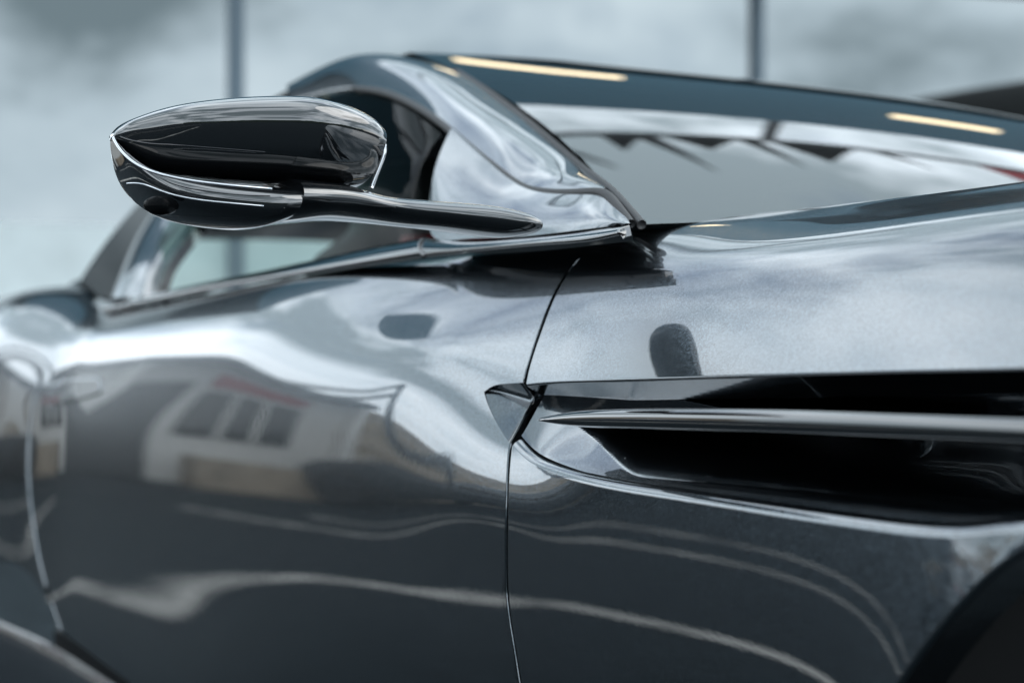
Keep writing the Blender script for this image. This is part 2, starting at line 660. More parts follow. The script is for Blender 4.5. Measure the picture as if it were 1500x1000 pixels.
XT = tfi_uv(c0, c1, d0, d1, ux, Ld)
door = grid_obj("door", S(XT), "metallic_paint", car, N=SN(XT), flange={'u0': (0.006, 0.02), 'v0': (0.003, 0.015)})


def flange_strip(name, C, side, r, depth, parent, mat="metallic_paint"):
    """rolled edge along a curve C of the loft; side: direction along x the edge faces"""
    Pc, Nc = S(C), SN(C)
    al = unit(np.gradient(Pc, axis=0))
    to = np.cross(al, Nc)
    if np.sum(to[:, 0]) * side < 0: to = -to
    rows_, nn_ = [], []
    for k, a in enumerate([0, 15, 30, 45, 60, 75, 90, 90]):
        a_ = rad(a)
        pp = Pc + to * r * math.sin(a_) - Nc * r * (1 - math.cos(a_))
        if k == 7: pp = pp - Nc * depth
        rows_.append(pp); nn_.append(unit(Nc * math.cos(a_) + to * math.sin(a_)))
    return grid_obj(name, np.stack(rows_, 1), mat, parent, N=np.stack(nn_, 1), face=Pc.mean(0) + Nc.mean(0) * 5)


flange_strip("door_edge", resample(SD[:i_up + 1], 80), 1, 0.0042, 0.02, door)
flange_strip("door_edge", resample(SD[i_lo:], 90), 1, 0.0042, 0.02, door)


def vent_shape(k):
    """depth of the hollow across, 0 at the upper border, 1 at its bottom, 0 at the lower border"""
    up = np.sin(np.clip(k / 0.17, 0, 1) * math.pi / 2)
    dn = 1 - np.clip((k - 0.17) / 0.83, 0, 1)
    return up * (dn ** 0.9) * 1.0


HU, HL = resample(h_up, 40), resample(h_lo, 40)
hp = []
for i in range(40):
    k1 = i / 39
    row = []
    for k in np.linspace(0, 1, 40):
        qq = HU[i] * (1 - k) + HL[i] * k
        row.append(S(qq) - SN(qq) * 0.017 * k1 ** 0.9 * vent_shape(k))
    hp.append(row)
hollow = grid_obj("vent_hollow", np.array(hp), "metallic_paint", door, flange={'u1': (0.0025, 0.02)})

# rubber seal seen down the gaps
def seal(name, C, depth, w):
    Pc = S(C); Nc = SN(C)
    a = Pc - Nc * depth - np.array([w, 0, 0]); b = Pc - Nc * depth + np.array([w, 0, 0])
    return grid_obj(name, np.stack([a, b], 1), "cavity", car)
seal("door_seal", resample(SHUT_XT, 120), 0.030, 0.009)
seal("door_seal", resample(REAR_XT, 80), 0.018, 0.05)

# --- rear wing
nq = 90
r_top = [REAR_XT[0] + np.array([-GAP * 2, 0.004]), px(118, 470) + np.array([-.02, .02]), np.array([-1.9, REAR_XT[0][1] + 0.02]), np.array([-2.4, REAR_XT[0][1] + 0.02])]
r_top = np.array([REAR_XT[0] + [-0.014, 0.0], [-1.55, REAR_XT[0][1] + 0.045], [-1.9, REAR_XT[0][1] + 0.09], [-2.4, REAR_XT[0][1] + 0.09]])
r_bot = np.array([REAR_XT[-1] + [-0.014, 0.0], [-1.6, 0.30], [-1.9, 0.25], [-2.4, 0.2]])
c0 = resample(r_top, nq); c1 = resample(r_bot, nq)
d0 = offx(resample(REAR_XT, nq), -0.014); d1 = np.linspace(c0[-1], c1[-1], nq)
XTr = tfi(c0, c1, d0, d1)
grid_obj("rear_wing", S(XTr), "metallic_paint", car, N=SN(XTr), flange={'u0': (0.004, 0.02)})

# --- sill under the door
ns = 60
xs = np.linspace(-2.3, 0.45, ns)
zs = np.interp(xs, [-2.3, -1.75, -1.3, 0.1, 0.45], [0.40, 0.375, 0.37, 0.345, 0.345])
sec = [(0.0, 0.0), (-0.006, -0.012), (-0.008, -0.04), (-0.004, -0.08), (0.01, -0.13), (0.06, -0.17)]
rowsP = []
for x_, z_ in zip(xs, zs):
    y0 = S(xt_z(x_, z_))[1] + 0.012
    rowsP.append(spline([(x_, y0 + a, z_ - 0.006 + b) for a, b in sec], 24))
grid_obj("sill", np.array(rowsP), "body_black", car)

# --- front wing, above the vent
VU = [(768, 561), (800, 558), (880, 555), (1000, 551), (1150, 546), (1300, 541), (1500, 536), (1640, 532)]
vu_xt = np.array([px(*p) for p in VU]); vu_xt[0, 0] = np.interp(vu_xt[0, 1], shut_xt[::-1, 1], shut_xt[::-1, 0]) + GAP
n1, m1 = 170, 110
i_v = 7
sh_up = np.array([q for q in SHUT_XT if q[1] > vu_xt[0, 1] + 0.004])
sh_up = np.vstack([sh_up, [vu_xt[0] - [GAP, 0]]])
XF = 0.95
t_top = TK[-2] - 0.02
front_low = vu_xt[-1]
bottom = np.vstack([vu_xt, [[XF, vu_xt[-1][1] - 0.004]]])
head = np.array([sh_up[0] + [GAP, 0], px(912, 340), px(932, 329), [0.13, t_top], [0.5, t_top], [XF, t_top]])
c0 = resample(head, n1); c1 = resample(bottom, n1)
d0 = offx(resample(sh_up, m1), GAP); d1 = np.linspace(c0[-1], c1[-1], m1)
c0[0] = d0[0]; c1[0] = d0[-1]
XTu = tfi(c0, c1, d0, d1)
grid_obj("front_wing", S(XTu), "metallic_paint", car, N=SN(XTu), flange={'u0': (0.0022, 0.022), 'v1': (0.0022, 0.03)})

# --- front wing, below the vent
VL = [(747, 652), (775, 676), (810, 693), (860, 709), (930, 724), (1030, 740), (1150, 759), (1270, 776), (1360, 786), (1440, 785), (1520, 779)]
vl_xt = np.array([px(*p) for p in VL])
vl_xt[0, 0] = np.interp(vl_xt[0, 1], shut_xt[::-1, 1], shut_xt[::-1, 0]) + GAP
WC, WR = (0.86, 0.34), 0.494
arch = []
for a in np.linspace(rad(180 - 50), rad(182), 40):
    x_, z_ = WC[0] + WR * math.cos(a), WC[1] + WR * math.sin(a)
    arch.append(xt_z(x_, z_))
arch = np.array(arch)
lipend = vl_xt[-1]
sh_lo = np.array([q for q in SHUT_XT if q[1] < vl_xt[0, 1] - 0.004])
sh_lo = np.vstack([[vl_xt[0] - [GAP, 0]], sh_lo])
a_c = np.vstack([[lipend + [0.012, -0.002]], arch[np.array([q[1] < lipend[1] - 0.012 and q[0] < lipend[0] + 0.03 for q in arch])]])
bot2 = np.linspace(sh_lo[-1], [a_c[-1][0], sh_lo[-1][1]], 20)
n2, m2 = 150, 110
c0 = resample(np.vstack([vl_xt, [a_c[0]]]), n2); c1 = resample(bot2, n2)
d0 = offx(resample(sh_lo, m2), GAP); d1 = resample(np.vstack([a_c, [bot2[-1]]]), m2)
c0[0] = d0[0]; c1[0] = d0[-1]; c0[-1] = d1[0]; c1[-1] = d1[-1]
XTl = tfi(c0, c1, d0, d1)
Pl, Nl = S(XTl), SN(XTl)
g_ = sm(Pl[..., 0], -0.02, 0.17)
Pl[..., 1] = lerp(Pl[..., 1], 0.2 * (Pl[..., 2] - 0.67) ** 2, g_ * sm(Pl[..., 2], 0.46, 0.60))
# the wing flares out softly round the wheel
dist = np.hypot(Pl[..., 0] - WC[0], Pl[..., 2] - WC[1]) - WR
fl = 0.007 * np.exp(-np.maximum(0, dist) / 0.05)
Pl = Pl - np.array([0, 1, 0]) * fl[..., None]
gl_ = grid_normals(Pl)
if np.sum(gl_ * Nl) < 0: gl_ = -gl_
lower = grid_obj("front_wing_lower", Pl, "metallic_paint", car, N=gl_, flange={'u1': (0.004, 0.03), 'v0': (0.009, 0.004)})
flange_strip("wing_edge", XTl[0], -1, 0.0022, 0.022, lower)

# --- vent scoop between the two edges
nu_, nv_ = 150, 70
Uc = S(resample(vu_xt, nu_)) ; Ln = S(resample(vl_xt, nu_)); Ln[:, 1] = lerp(Ln[:, 1], 0.2 * (Ln[:, 2] - 0.67) ** 2, sm(Ln[:, 0], -0.02, 0.17)); Lnn = SN(resample(vl_xt, nu_))
xs_u = np.linspace(0, 1, nu_)
# bring both borders to common stations along the car, starting at the shut line
x0u, x0l, x1 = Uc[0, 0], Ln[0, 0], Ln[-1, 0]
U2 = np.array([[np.interp(k, xs_u, np.interp(x0u + (x1 - x0u) * xs_u, Uc[:, 0], Uc[:, j])) for j in range(3)] for k in xs_u])
L2 = np.array([[np.interp(k, xs_u, np.interp(x0l + (x1 - x0l) * xs_u, Ln[:, 0], Ln[:, j])) for j in range(3)] for k in xs_u])
L2 = L2 + np.array([0, 0.0085, 0.0080])           # meets the rolled lip
U2 = U2 + np.array([0, 0.004, -0.0005])
xs_m = xs_u * (x1 - 0.5 * (x0u + x0l))
q = np.linspace(0, 1, nv_)
Psc = np.zeros((nu_, nv_, 3))
for i in range(nu_):
    s_ = xs_m[i]
    for j in range(nv_):
        k = q[j]
        p = U2[i] * (1 - k) + L2[i] * k
        ramp = min(0.017 + 0.16 * s_, 0.034)         # shallow slope that leaves the door
        e_up = 0.03 + 0.28 * min(1, k / 0.42); e_lo = 0.020 + 0.11 * max(0, (k - 0.42) / 0.36)
        edge = lerp(e_up, e_lo, sm(np.float64(k), 0.40, 0.48))
        deep = 0.11 * sm(np.float64(s_), edge, edge + lerp(0.07, 0.02, sm(np.float64(k), 0.38, 0.50)))
        wbot = float(sm(np.float64(1 - k), 0.02, 0.55)); wtop = min(1.0, k / 0.05)
        p = p + np.array([0, 1, 0]) * (ramp * vent_shape(np.float64(k)) + deep * wtop * wbot)
        Psc[i, j] = p
grid_obj("side_vent", Psc, "metallic_paint", car)
# dark back of the duct
bk = np.array([[PY(u, v, 0.125) for u in np.linspace(890, 1700, 12)] for v in (560, 760)])

# --- strake in the vent
tops = [(789, 614), (830, 604), (900, 599), (1000, 598), (1150, 600), (1300, 605), (1500, 612), (1640, 617)]
bots = [(789, 616), (830, 623), (900, 627), (1000, 630), (1150, 635), (1300, 641), (1500, 649), (1640, 655)]
rowsP = []
tt = resample(np.array(tops, float), 80); bb = resample(np.array(bots, float), 80)
for (u1, v1), (u2, v2), k in zip(tt, bb, np.linspace(0, 1, 80)):
    Yf = 0.004 + 0.004 * k
    w = 0.004 + 0.045 * min(1, k * 3.0)
    a = PY(u1, v1, Yf); b = PY(u2, v2, Yf)
    mid = 0.5 * (a + b); h = 0.5 * (a[2] - b[2])
    ring = []
    for ang in np.linspace(0, 2 * math.pi, 29):
        c, s = math.cos(ang), math.sin(ang)
        y = -abs(c) ** 0.9 * np.sign(c) * (0.007 if c > 0 else w)
        if c <= 0: y = w * abs(c)
        z = h * (abs(s) ** 0.8) * np.sign(s)
        z += 0.12 * h * (1 if s > 0 else 0) * 0
        ring.append(mid + np.array([0, y + 0.006 * 0, z]))
    rowsP.append(ring)
rowsP[0] = [np.mean(rowsP[0], 0)] * 29
grid_obj("vent_strake", np.array(rowsP), "gloss_black", car, face=None)

# --- wheel house and tyre
av = []
for a in np.linspace(rad(100), rad(185), 40):
    x_, z_ = WC[0] + (WR + 0.003) * math.cos(a), WC[1] + (WR + 0.003) * math.sin(a)
    av.append([(x_, 0.0, z_), (x_, 0.30, z_)])
grid_obj("wheel_house", np.array(av), "cavity", car, face=(WC[0], 0.1, WC[1]))
tv = []
for a in np.linspace(0, 2 * math.pi, 97):
    row = []
    for (y, r_) in ((0.08, 0.23), (0.055, 0.26), (0.05, 0.30), (0.06, 0.335), (0.085, 0.355), (0.18, 0.36), (0.30, 0.355)):
        row.append((WC[0] + r_ * math.cos(a), y, 0.36 + r_ * math.sin(a)))
    tv.append(row)
wheel = grid_obj("front_wheel", np.array(tv), "rubber", car, face=None)
rv_ = []
for a in np.linspace(0, 2 * math.pi, 65):
    rv_.append([(WC[0] + r_ * math.cos(a), y, 0.36 + r_ * math.sin(a)) for (y, r_) in ((0.08, 0.232), (0.09, 0.21), (0.13, 0.2), (0.15, 0.02))])
grid_obj("rim", np.array(rv_), "chrome_dark", wheel)

# flush door handle
hu = [(76, 566), (95, 559), (120, 556), (146, 556)]
hl_ = [(80, 590), (100, 587), (122, 582), (147, 574)]
a = resample(np.array([px(*p) for p in hu]), 20); b = resample(np.array([px(*p) for p in hl_]), 20)
hq = np.array([[a[i] * (1 - k) + b[i] * k for k in np.linspace(0, 1, 9)] for i in range(20)])
grid_obj("door_handle", S(hq) + SN(hq) * 0.002, "metallic_paint", door, N=SN(hq), flange={'u0': (0.004, 0.006), 'u1': (0.004, 0.006), 'v0': (0.004, 0.006), 'v1': (0.004, 0.006)})

# ------------------------------------------------------------------ upper body
# window trim along the waist
TRU = [(150, 447), (200, 436), (300, 414), (400, 394), (500, 372), (560, 360), (619, 349)]
TRL = [(152, 455), (200, 446), (300, 426), (400, 409), (500, 393), (560, 384), (619, 375)]


def strip(name, up, lo, Yup, Ylo, mat, bulge, n=60, m=9, parent=None):
    a = resample(np.array([PY(u, v, y) for (u, v), y in zip(up, np.broadcast_to(Yup, len(up)))]), n)
    b = resample(np.array([PY(u, v, y) for (u, v), y in zip(lo, np.broadcast_to(Ylo, len(lo)))]), n)
    out = []
    for i in range(n):
        r = []
        for k in np.linspace(0, 1, m):
            p = a[i] * (1 - k) + b[i] * k
            r.append(p + np.array([0.0, -bulge * math.sin(math.pi * k) ** 0.7, 0]))
        out.append(r)
    return grid_obj(name, np.array(out), mat, parent or car, flange={'v0': (0.002, 0.012), 'u1': (0.001, 0.008), 'v1': (0.002, 0.012)})


strip("window_trim", TRU, TRL, 0.094, 0.079, "gloss_black", 0.006)
TRU2 = [(621, 348), (680, 352), (740, 350), (800, 345), (860, 338), (921, 330)]
TRL2 = [(621, 374), (680, 367), (740, 361), (800, 356), (860, 351), (905, 342)]
strip("mirror_base_trim", TRU2, TRL2, 0.100, 0.082, "gloss_black", 0.005)

# mirror sail panel at the foot of the pillar
s_up = [(660, 190), (688, 216), (722, 246), (752, 268), (785, 281), (835, 284), (883, 287), (922, 327)]
s_lo = [(629, 296), (634, 346), (680, 350), (740, 348), (790, 344), (840, 338), (880, 333), (921, 329)]
A = resample(np.array([PY(u, v, y) for (u, v), y in zip(s_up, (0.165, 0.156, 0.146, 0.138, 0.132, 0.130, 0.128, 0.112))]), 60)
B = resample(np.array([PY(u, v, y) for (u, v), y in zip(s_lo, (0.118, 0.098, 0.097, 0.097, 0.097, 0.098, 0.102, 0.110))]), 60)
sp = []
for i in range(60):
    sp.append([A[i] * (1 - k) + B[i] * k + np.array([0.0, -0.005 * math.sin(math.pi * k), 0]) for k in np.linspace(0, 1, 30)])
grid_obj("mirror_sail_panel", np.array(sp), "metallic_paint", car, flange={'v0': (0.0025, 0.012), 'u0': (0.0025, 0.012)})

# pillar between windscreen and side window, running up into the roof rail
p_lo = [(425, 147), (470, 135), (520, 127), (560, 132), (610, 153), (655, 184), (700, 222), (738, 252), (768, 272), (800, 279), (845, 280), (884, 280)]
p_lo_y = (0.30, 0.285, 0.262, 0.245, 0.22, 0.192, 0.168, 0.152, 0.144, 0.139, 0.135, 0.133)
p_md = [(428, 138), (478, 112), (525, 95), (575, 92), (635, 115), (690, 155), (735, 190), (775, 220), (805, 241), (835, 256), (862, 267), (889, 278)]
p_md_y = (0.33, 0.32, 0.31, 0.29, 0.262, 0.232, 0.208, 0.190, 0.176, 0.164, 0.153, 0.142)
p_up = [(432, 134), (485, 104), (540, 86), (600, 84), (665, 104), (718, 138), (757, 167), (795, 197), (826, 223), (853, 246), (873, 262), (894, 279)]
p_up_y = (0.36, 0.36, 0.35, 0.34, 0.31, 0.282, 0.254, 0.232, 0.212, 0.192, 0.174, 0.152)
cv = [[PY(u, v, y) for (u, v), y in zip(c, ys)] for c, ys in ((p_lo, p_lo_y), (p_md, p_md_y), (p_up, p_up_y))]
for i_ in range(len(cv[0])):
    w_ = float(np.linalg.norm(cv[2][i_] - cv[0][i_]))
    cv[1][i_] = 0.5 * (cv[0][i_] + cv[2][i_]) + np.array([0.0, -0.5, 0.86]) * 0.13 * w_
grid_obj("pillar", loft(cv, 110, 36), "metallic_paint", car, flange={'v1': (0.003, 0.01), 'v0': (0.003, 0.01)})
# rubber between pillar and screen, and between pillar and sail panel
tube("screen_seal", [PY(u + 2, v + 1, y + 0.004) for (u, v), y in list(zip(p_up, p_up_y))[4:]] + [PY(918, 304, 0.136), PY(940, 329, 0.126)], 0.0045, "rubber", car, n=60)
tube("pillar_seal", [PY(u - 1, v + 3, y - 0.001) for (u, v), y in list(zip(p_lo, p_lo_y))[2:]] + [PY(900, 297, 0.126), PY(924, 328, 0.118)], 0.0045, "rubber", car, n=80)

# windscreen: from the cowl up to the header, bowed across the car
YC = 0.95
def screen_pt(w, k):
    """w -1..1 across (near to far), k 0..1 cowl to header"""
    hb, ht = 0.83, 0.62
    yb = YC + hb * w; yt = YC + ht * w
    xb = 0.16 - 0.19 * w * w; xt = -0.74 - 0.06 * w * w
    zb = 0.945 + 0.012 * (1 - w * w); zt = 1.243 - 0.010 * (w + 1) - 0.030 * max(0.0, w) ** 1.5 + 0.010 * (1 - w * w)
    y = lerp(yb, yt, k); x = lerp(xb, xt, k)
    z = zb + (zt - zb) * (1.28 * k - 0.28 * k * k)
    return (x, y, z)
_edge = resample(np.array([PY(938, 329, 0.132)] + [PY(u + 2, v + 1, y + 0.010) for (u, v), y in list(zip(p_up, p_up_y))[:2:-1]]), 201)
_kk = np.linspace(0, 1, 201)
_fit = [np.polyfit(_kk, _edge[:, j], 2) for j in range(3)]


def screen_pt(w, k):
    e = np.array([np.polyval(c, k) for c in _fit])
    c = 1 - w * w
    return np.array([e[0] + 0.17 * c * (1 - 0.75 * k), YC + (YC - e[1]) * w, e[2] + 0.020 * c - 0.022 * k * (w + 1) - 0.075 * k * max(0.0, w) ** 1.4 + 0.022 * math.sin(math.pi * k) * (0.4 + 0.6 * c)])
W_, K_ = np.linspace(-1, 1, 70), np.linspace(0, 1, 50)
grid_obj("windscreen", np.array([[screen_pt(w, k) for k in K_] for w in W_]), "screen_glass", car, face=(1, 0.9, 3))
# roof
rf = []
for w in W_:
    e = np.array(screen_pt(w, 1.0))
    row = []
    for k in np.linspace(0, 1, 30):
        x = e[0] - 1.5 * k
        z = e[2] + 0.03 * math.sin(min(1, k * 1.6) * math.pi / 2) * (1 - 0.3 * w * w) - 0.17 * max(0, k - 0.3) ** 1.6 * 1.8
        y = YC + (e[1] - YC) * (1 - 0.12 * k)
        row.append((x, y, z))
    rf.append(row)
grid_obj("roof", np.array(rf), "body_black", car, face=(0, 0.9, 5))
# headliner under it
hl = np.array(rf) - np.array([0, 0, 0.035]); 
hl[..., 1] = YC + (hl[..., 1] - YC) * 0.97
grid_obj("headliner", hl, "headliner", car, face=(0, 0.9, 0))
# dashboard, far door and floor of the cabin
db = [[(0.06 - 0.1 * w * w - 0.0 * k, YC + 0.8 * w, 0.93) if k == 0 else ((-0.25 - 0.12 * k, YC + 0.78 * w, 0.955 - 0.10 * (k - 0.5) * (k > 0.5) * 4)) for k in (0, 0.2, 0.5, 0.75, 1.0)] for w in np.linspace(-1, 1, 30)]
grid_obj("dashboard", np.array(db), "leather_black", car, face=(0, 0.9, 3))
boxm("far_door", (-1.5, 1.76, 0.3), (0.0, 1.80, 0.93), "leather_black", car)
boxm("cabin_floor", (-2.0, 0.14, 0.24), (0.1, 1.76, 0.30), "leather_black", car)
boxm("bulkhead", (-0.02, 0.16, 0.3), (0.04, 1.76, 0.92), "leather_black", car)
boxm("door_lining", (-1.45, 0.10, 0.3), (-0.08, 0.13, 0.905), "leather_black", car, 0.006)


def seat(y):
    prof = [(-1.02, 0.55, 0.24), (-1.06, 0.72, 0.25), (-1.12, 0.88, 0.24), (-1.16, 0.98, 0.20), (-1.18, 1.03, 0.13), (-1.20, 1.10, 0.12), (-1.22, 1.135, 0.07), (-1.225, 1.142, 0.01)]
    rows_ = []
    for a in np.linspace(0, 2 * math.pi, 33):
        rows_.append(spline([(x + 0.06 * math.cos(a), y + h * math.sin(a), z) for x, z, h in prof], 30))
    o = grid_obj("seat", np.array(rows_), "leather_black", car)
    boxm("seat_cushion", (-1.0, y - 0.24, 0.34), (-0.5, y + 0.24, 0.52), "leather_black", o, 0.05)
    boxm("seat_insert", (-1.075, y - 0.10, 0.985), (-1.05, y + 0.10, 1.012), "leather_red", o, 0.008)
seat(0.52); seat(1.36)
# steering wheel
a_ = np.linspace(0, 2 * math.pi, 41)
tube("steering_wheel", [(-0.50 - 0.08 * math.sin(t), 0.52 + 0.18 * math.cos(t), 0.83 + 0.165 * math.sin(t)) for t in a_], 0.015, "leather_black", car)
# interior mirror and sun visors
rm = boxm("interior_mirror", (-0.56, 0.84, 1.105), (-0.53, 1.08, 1.16), "gloss_black", car, 0.012)
for y in (0.42, 1.10):
    boxm("sun_visor", (-0.96, y, 1.165), (-0.80, y + 0.36, 1.18), "leather_black", car, 0.006)

# side window
g_up = [(232, 345), (300, 240), (425, 149), (470, 137), (520, 130), (560, 135), (610, 157), (652, 190)]
g_up_y = (0.28, 0.30, 0.30, 0.285, 0.262, 0.245, 0.22, 0.192)
g_lo = [(222, 436), (300, 416), (400, 396), (480, 380), (540, 368), (590, 357), (625, 349), (634, 330)]
cv = [resample(np.array([PY(u, v, y + 0.006) for (u, v), y in zip(c, ys)]), 60) for c, ys in ((g_up, g_up_y), (g_lo, (0.10,) * 7 + (0.115,)))]
cv[0] = resample(np.array([PY(232, 345, 0.22), PY(262, 300, 0.25), PY(330, 210, 0.285), PY(425, 147, 0.306), PY(470, 136, 0.291), PY(520, 129, 0.268), PY(560, 134, 0.251), PY(610, 156, 0.226), PY(653, 190, 0.198)]), 60)
gp = np.array([[cv[0][i] * (1 - k) + cv[1][i] * k + np.array([0, -0.025 * math.sin(math.pi * k), 0.0]) for k in np.linspace(0, 1, 24)] for i in range(60)])
grid_obj("side_window", gp, "side_glass", car)

# rear pillar strip and rear quarter glass
def quad_strip(name, left, right, YL, YR, mat, bulge=0.012):
    a = resample(np.array([PY(u, v, y) for (u, v), y in zip(left, YL)]), 30)
    b = resample(np.array([PY(u, v, y) for (u, v), y in zip(right, YR)]), 30)
    P_ = np.array([[a[i] * (1 - k) + b[i] * k + np.array([0, -bulge * math.sin(math.pi * k), 0]) for k in np.linspace(0, 1, 14)] for i in range(30)])
    return grid_obj(name, P_, mat, car, flange={'v0': (0.003, 0.02), 'v1': (0.003, 0.02)})
quad_strip("window_frame", [(203, 434), (222, 385), (262, 325), (330, 235)], [(228, 434), (243, 390), (285, 330), (350, 240)], (0.10, 0.13, 0.20, 0.28), (0.10, 0.13, 0.20, 0.28), "gloss_black")
quad_strip("rear_pillar", [(165, 440), (180, 400), (217, 320), (300, 225)], [(205, 434), (224, 385), (264, 325), (332, 235)], (0.11, 0.14, 0.21, 0.30), (0.10, 0.13, 0.20, 0.285), "metallic_paint", 0.02)
quad_strip("rear_quarter_glass", [(108, 425), (140, 375), (190, 312), (280, 220)], [(167, 440), (182, 400), (218, 320), (300, 225)], (0.16, 0.19, 0.26, 0.34), (0.115, 0.145, 0.215, 0.305), "dark_glass", 0.0)
quad_strip("rear_quarter_trim", [(98, 424), (112, 432), (130, 446), (150, 455)], [(112, 410), (128, 424), (145, 437), (165, 443)], (0.15, 0.13, 0.115, 0.10), (0.155, 0.135, 0.12, 0.105), "gloss_black", 0.006)

# ------------------------------------------------------------------ wing mirror
def bulged(name, secs, mat, parent, n=90, m=49, pw=2.2, close=True, face=None, lean=0.0):
    """secs: (u_top, v_top, u_bot, v_bot, X plane, bulge front, bulge back)"""
    secs = np.array(secs, float)
    t = np.concatenate([[0], np.cumsum(np.linalg.norm(np.diff(secs[:, :4], axis=0), axis=1) ** 0.7)]); t /= t[-1]
    q_ = np.linspace(0, 1, n)
    Q = cubic(t, secs, q_)
    rows_ = []
    for (ut, vt, ub, vb, X, bf, bb) in Q:
        a = PX(ut, vt, X); b = PX(ub, vb, X)
        mid, hv = 0.5 * (a + b), 0.5 * (a - b)
        r = []
        for ang in np.linspace(0, 2 * math.pi, m):
            c, s = math.cos(ang), math.sin(ang)
            cz = abs(c) ** (2 / pw) * np.sign(c)
            sx = abs(s) ** (2 / pw) * (bf if s > 0 else -bb)
            r.append(mid + hv * cz + np.array([sx + (lean * cz * min(1.0, bf / 0.04) if s > 0 else 0), 0, 0]))
        rows_.append(r)
    P_ = np.array(rows_)
    if close:
        P_ = np.concatenate([np.repeat(P_[:1].mean(1, keepdims=True), m, 1), P_, np.repeat(P_[-1:].mean(1, keepdims=True), m, 1)])
    v = P_.reshape(-1, 3)
    F = []
    R_, C_ = P_.shape[:2]
    for i in range(R_ - 1):
        for j in range(C_ - 1):
            F.append((i * C_ + j, (i + 1) * C_ + j, (i + 1) * C_ + j + 1, i * C_ + j + 1))
    # welded closed seam
    o = mesh_obj(name, v, F, mat, parent)
    import bmesh
    bm = bmesh.new(); bm.from_mesh(o.data)
    bmesh.ops.remove_doubles(bm, verts=bm.verts, dist=1e-6)
    bmesh.ops.recalc_face_normals(bm, faces=bm.faces)
    for e in bm.edges:
        if len(e.link_faces) == 2 and e.calc_face_angle(0) > rad(50): e.smooth = False
    bm.to_mesh(o.data); bm.free()
    o.data.polygons.foreach_set("use_smooth", [True] * len(o.data.polygons))
    return o


XM = -0.10
mirror = bulged("wing_mirror", [
    (165, 196, 165, 204, XM - .02, .004, .01), (176, 184, 176, 222, XM - .02, .016, .02), (200, 172, 200, 243, XM - .02, .030, .03), (240, 160, 242, 257, XM - .015, .045, .04),
    (300, 151, 302, 266, XM - .01, .058, .045), (370, 147, 372, 272, XM - .005, .066, .045), (430, 149, 430, 276, XM, .069, .045), (470, 158, 466, 277, XM, .067, .045),
    (498, 168, 491, 277, XM, .062, .045), (520, 181, 507, 277, XM, .056, .045), (532, 192, 514, 277, XM, .051, .045)], "gloss_black", car, pw=2.8, lean=0.010)
# rim of the housing at the inner end
tube("housing_rim", [PX(519, 177, XM + .0), PX(548, 197, XM + .03), PX(562.5, 212, XM + .036), PX(556, 243, XM + .036), PX(544, 275, XM + .034)], 0.0022, "chrome_dark", mirror, n=40)
bulged("lower_shell", [
    (166, 205, 168, 214, XM - .018, .006, .01), (172, 218, 178, 250, XM - .016, .022, .02), (188, 236, 194, 279, XM - .013, .036, .03), (215, 252, 218, 306, XM - .01, .050, .03),
    (260, 264, 262, 325, XM - .006, .062, .035), (320, 272, 322, 335, XM - .003, .070, .035), (370, 277, 366, 336, XM, .074, .035), (398, 279, 386, 331, XM, .074, .03)], "gloss_black", mirror, pw=2.6)
# bright seam line round the lower shell
def on_front(pts, dx, r, name, par, mat="chrome_dark"):
    return tube(name, [PX(u, v, XM + d) for (u, v), d in zip(pts, dx)], r, mat, par, n=60, seg=8)
on_front([(166, 202), (176, 219), (196, 238), (225, 252), (270, 263), (330, 271), (398, 277)], (-.012, .006, .026, .044, .058, .068, .073), 0.0013, "seam_trim", mirror)
on_front([(186, 269), (210, 270), (240, 281), (280, 291), (330, 297), (386, 302)], (.018, .036, .052, .064, .072, .076), 0.0008, "seam_trim", mirror)
# arm from the door to the housing
bulged("mirror_arm", [
    (403, 262, 392, 330, XM + .005, .070, .03), (430, 264, 426, 327, XM + .008, .066, .03), (480, 270, 474, 324, XM + .01, .058, .03), (540, 286, 536, 327, XM + .015, .048, .03),
    (600, 293, 596, 333, XM + .03, .042, .03), (660, 297, 656, 340, XM + .045, .040, .03), (710, 302, 708, 347, XM + .06, .040, .03), (750, 310, 748, 348, XM + .075, .034, .03), (776, 320, 776, 342, XM + .085, .022, .02), (786, 329, 786, 337, XM + .09, .008, .01)], "gloss_black", mirror, pw=2.1)
# camera under the mirror
cpos = PX(236, 301, XM + .045)
def ball(name, c, r, mat, parent, sq=(1, 1, 1)):
    v = np.array([[(c[0] + r * sq[0] * math.sin(p) * math.cos(a), c[1] + r * sq[1] * math.sin(p) * math.sin(a), c[2] + r * sq[2] * math.cos(p)) for p in np.linspace(0.001, math.pi - 0.001, 17)] for a in np.linspace(0, 2 * math.pi, 33)])
    N_ = unit(v - np.array(c))
    return grid_obj(name, v, mat, parent, N=N_)
ball("camera_lens", cpos, 0.0095, "dark_glass", mirror, (0.7, 1.5, 0.8))

# ------------------------------------------------------------------ surroundings
gv = [(-400, -400, 0), (400, -400, 0), (400, 400, 0), (-400, 400, 0)]
ground = mesh_obj("ground", gv, [(0, 1, 2, 3)], "asphalt", smooth=False)
tag(ground, kind="structure")


def ground_line(name, a, b, w):
    a, b = np.array(a, float), np.array(b, float)
    t = unit(b - a); n_ = np.array([-t[1], t[0]]) * w / 2
    v = [(*(a - n_), .004), (*(b - n_), .004), (*(b + n_), .004), (*(a + n_), .004)]
    return mesh_obj(name, v, [(0, 1, 2, 3)], "line_paint", ground, smooth=False)

ground_line("painted_line", (-9, -1.16), (3, -2.81), 0.11)
ground_line("painted_line", (-9.5, -3.0), (6, -5.1), 0.10)
ground_line("painted_line", (-9.5, -3.9), (6, -6.0), 0.10)

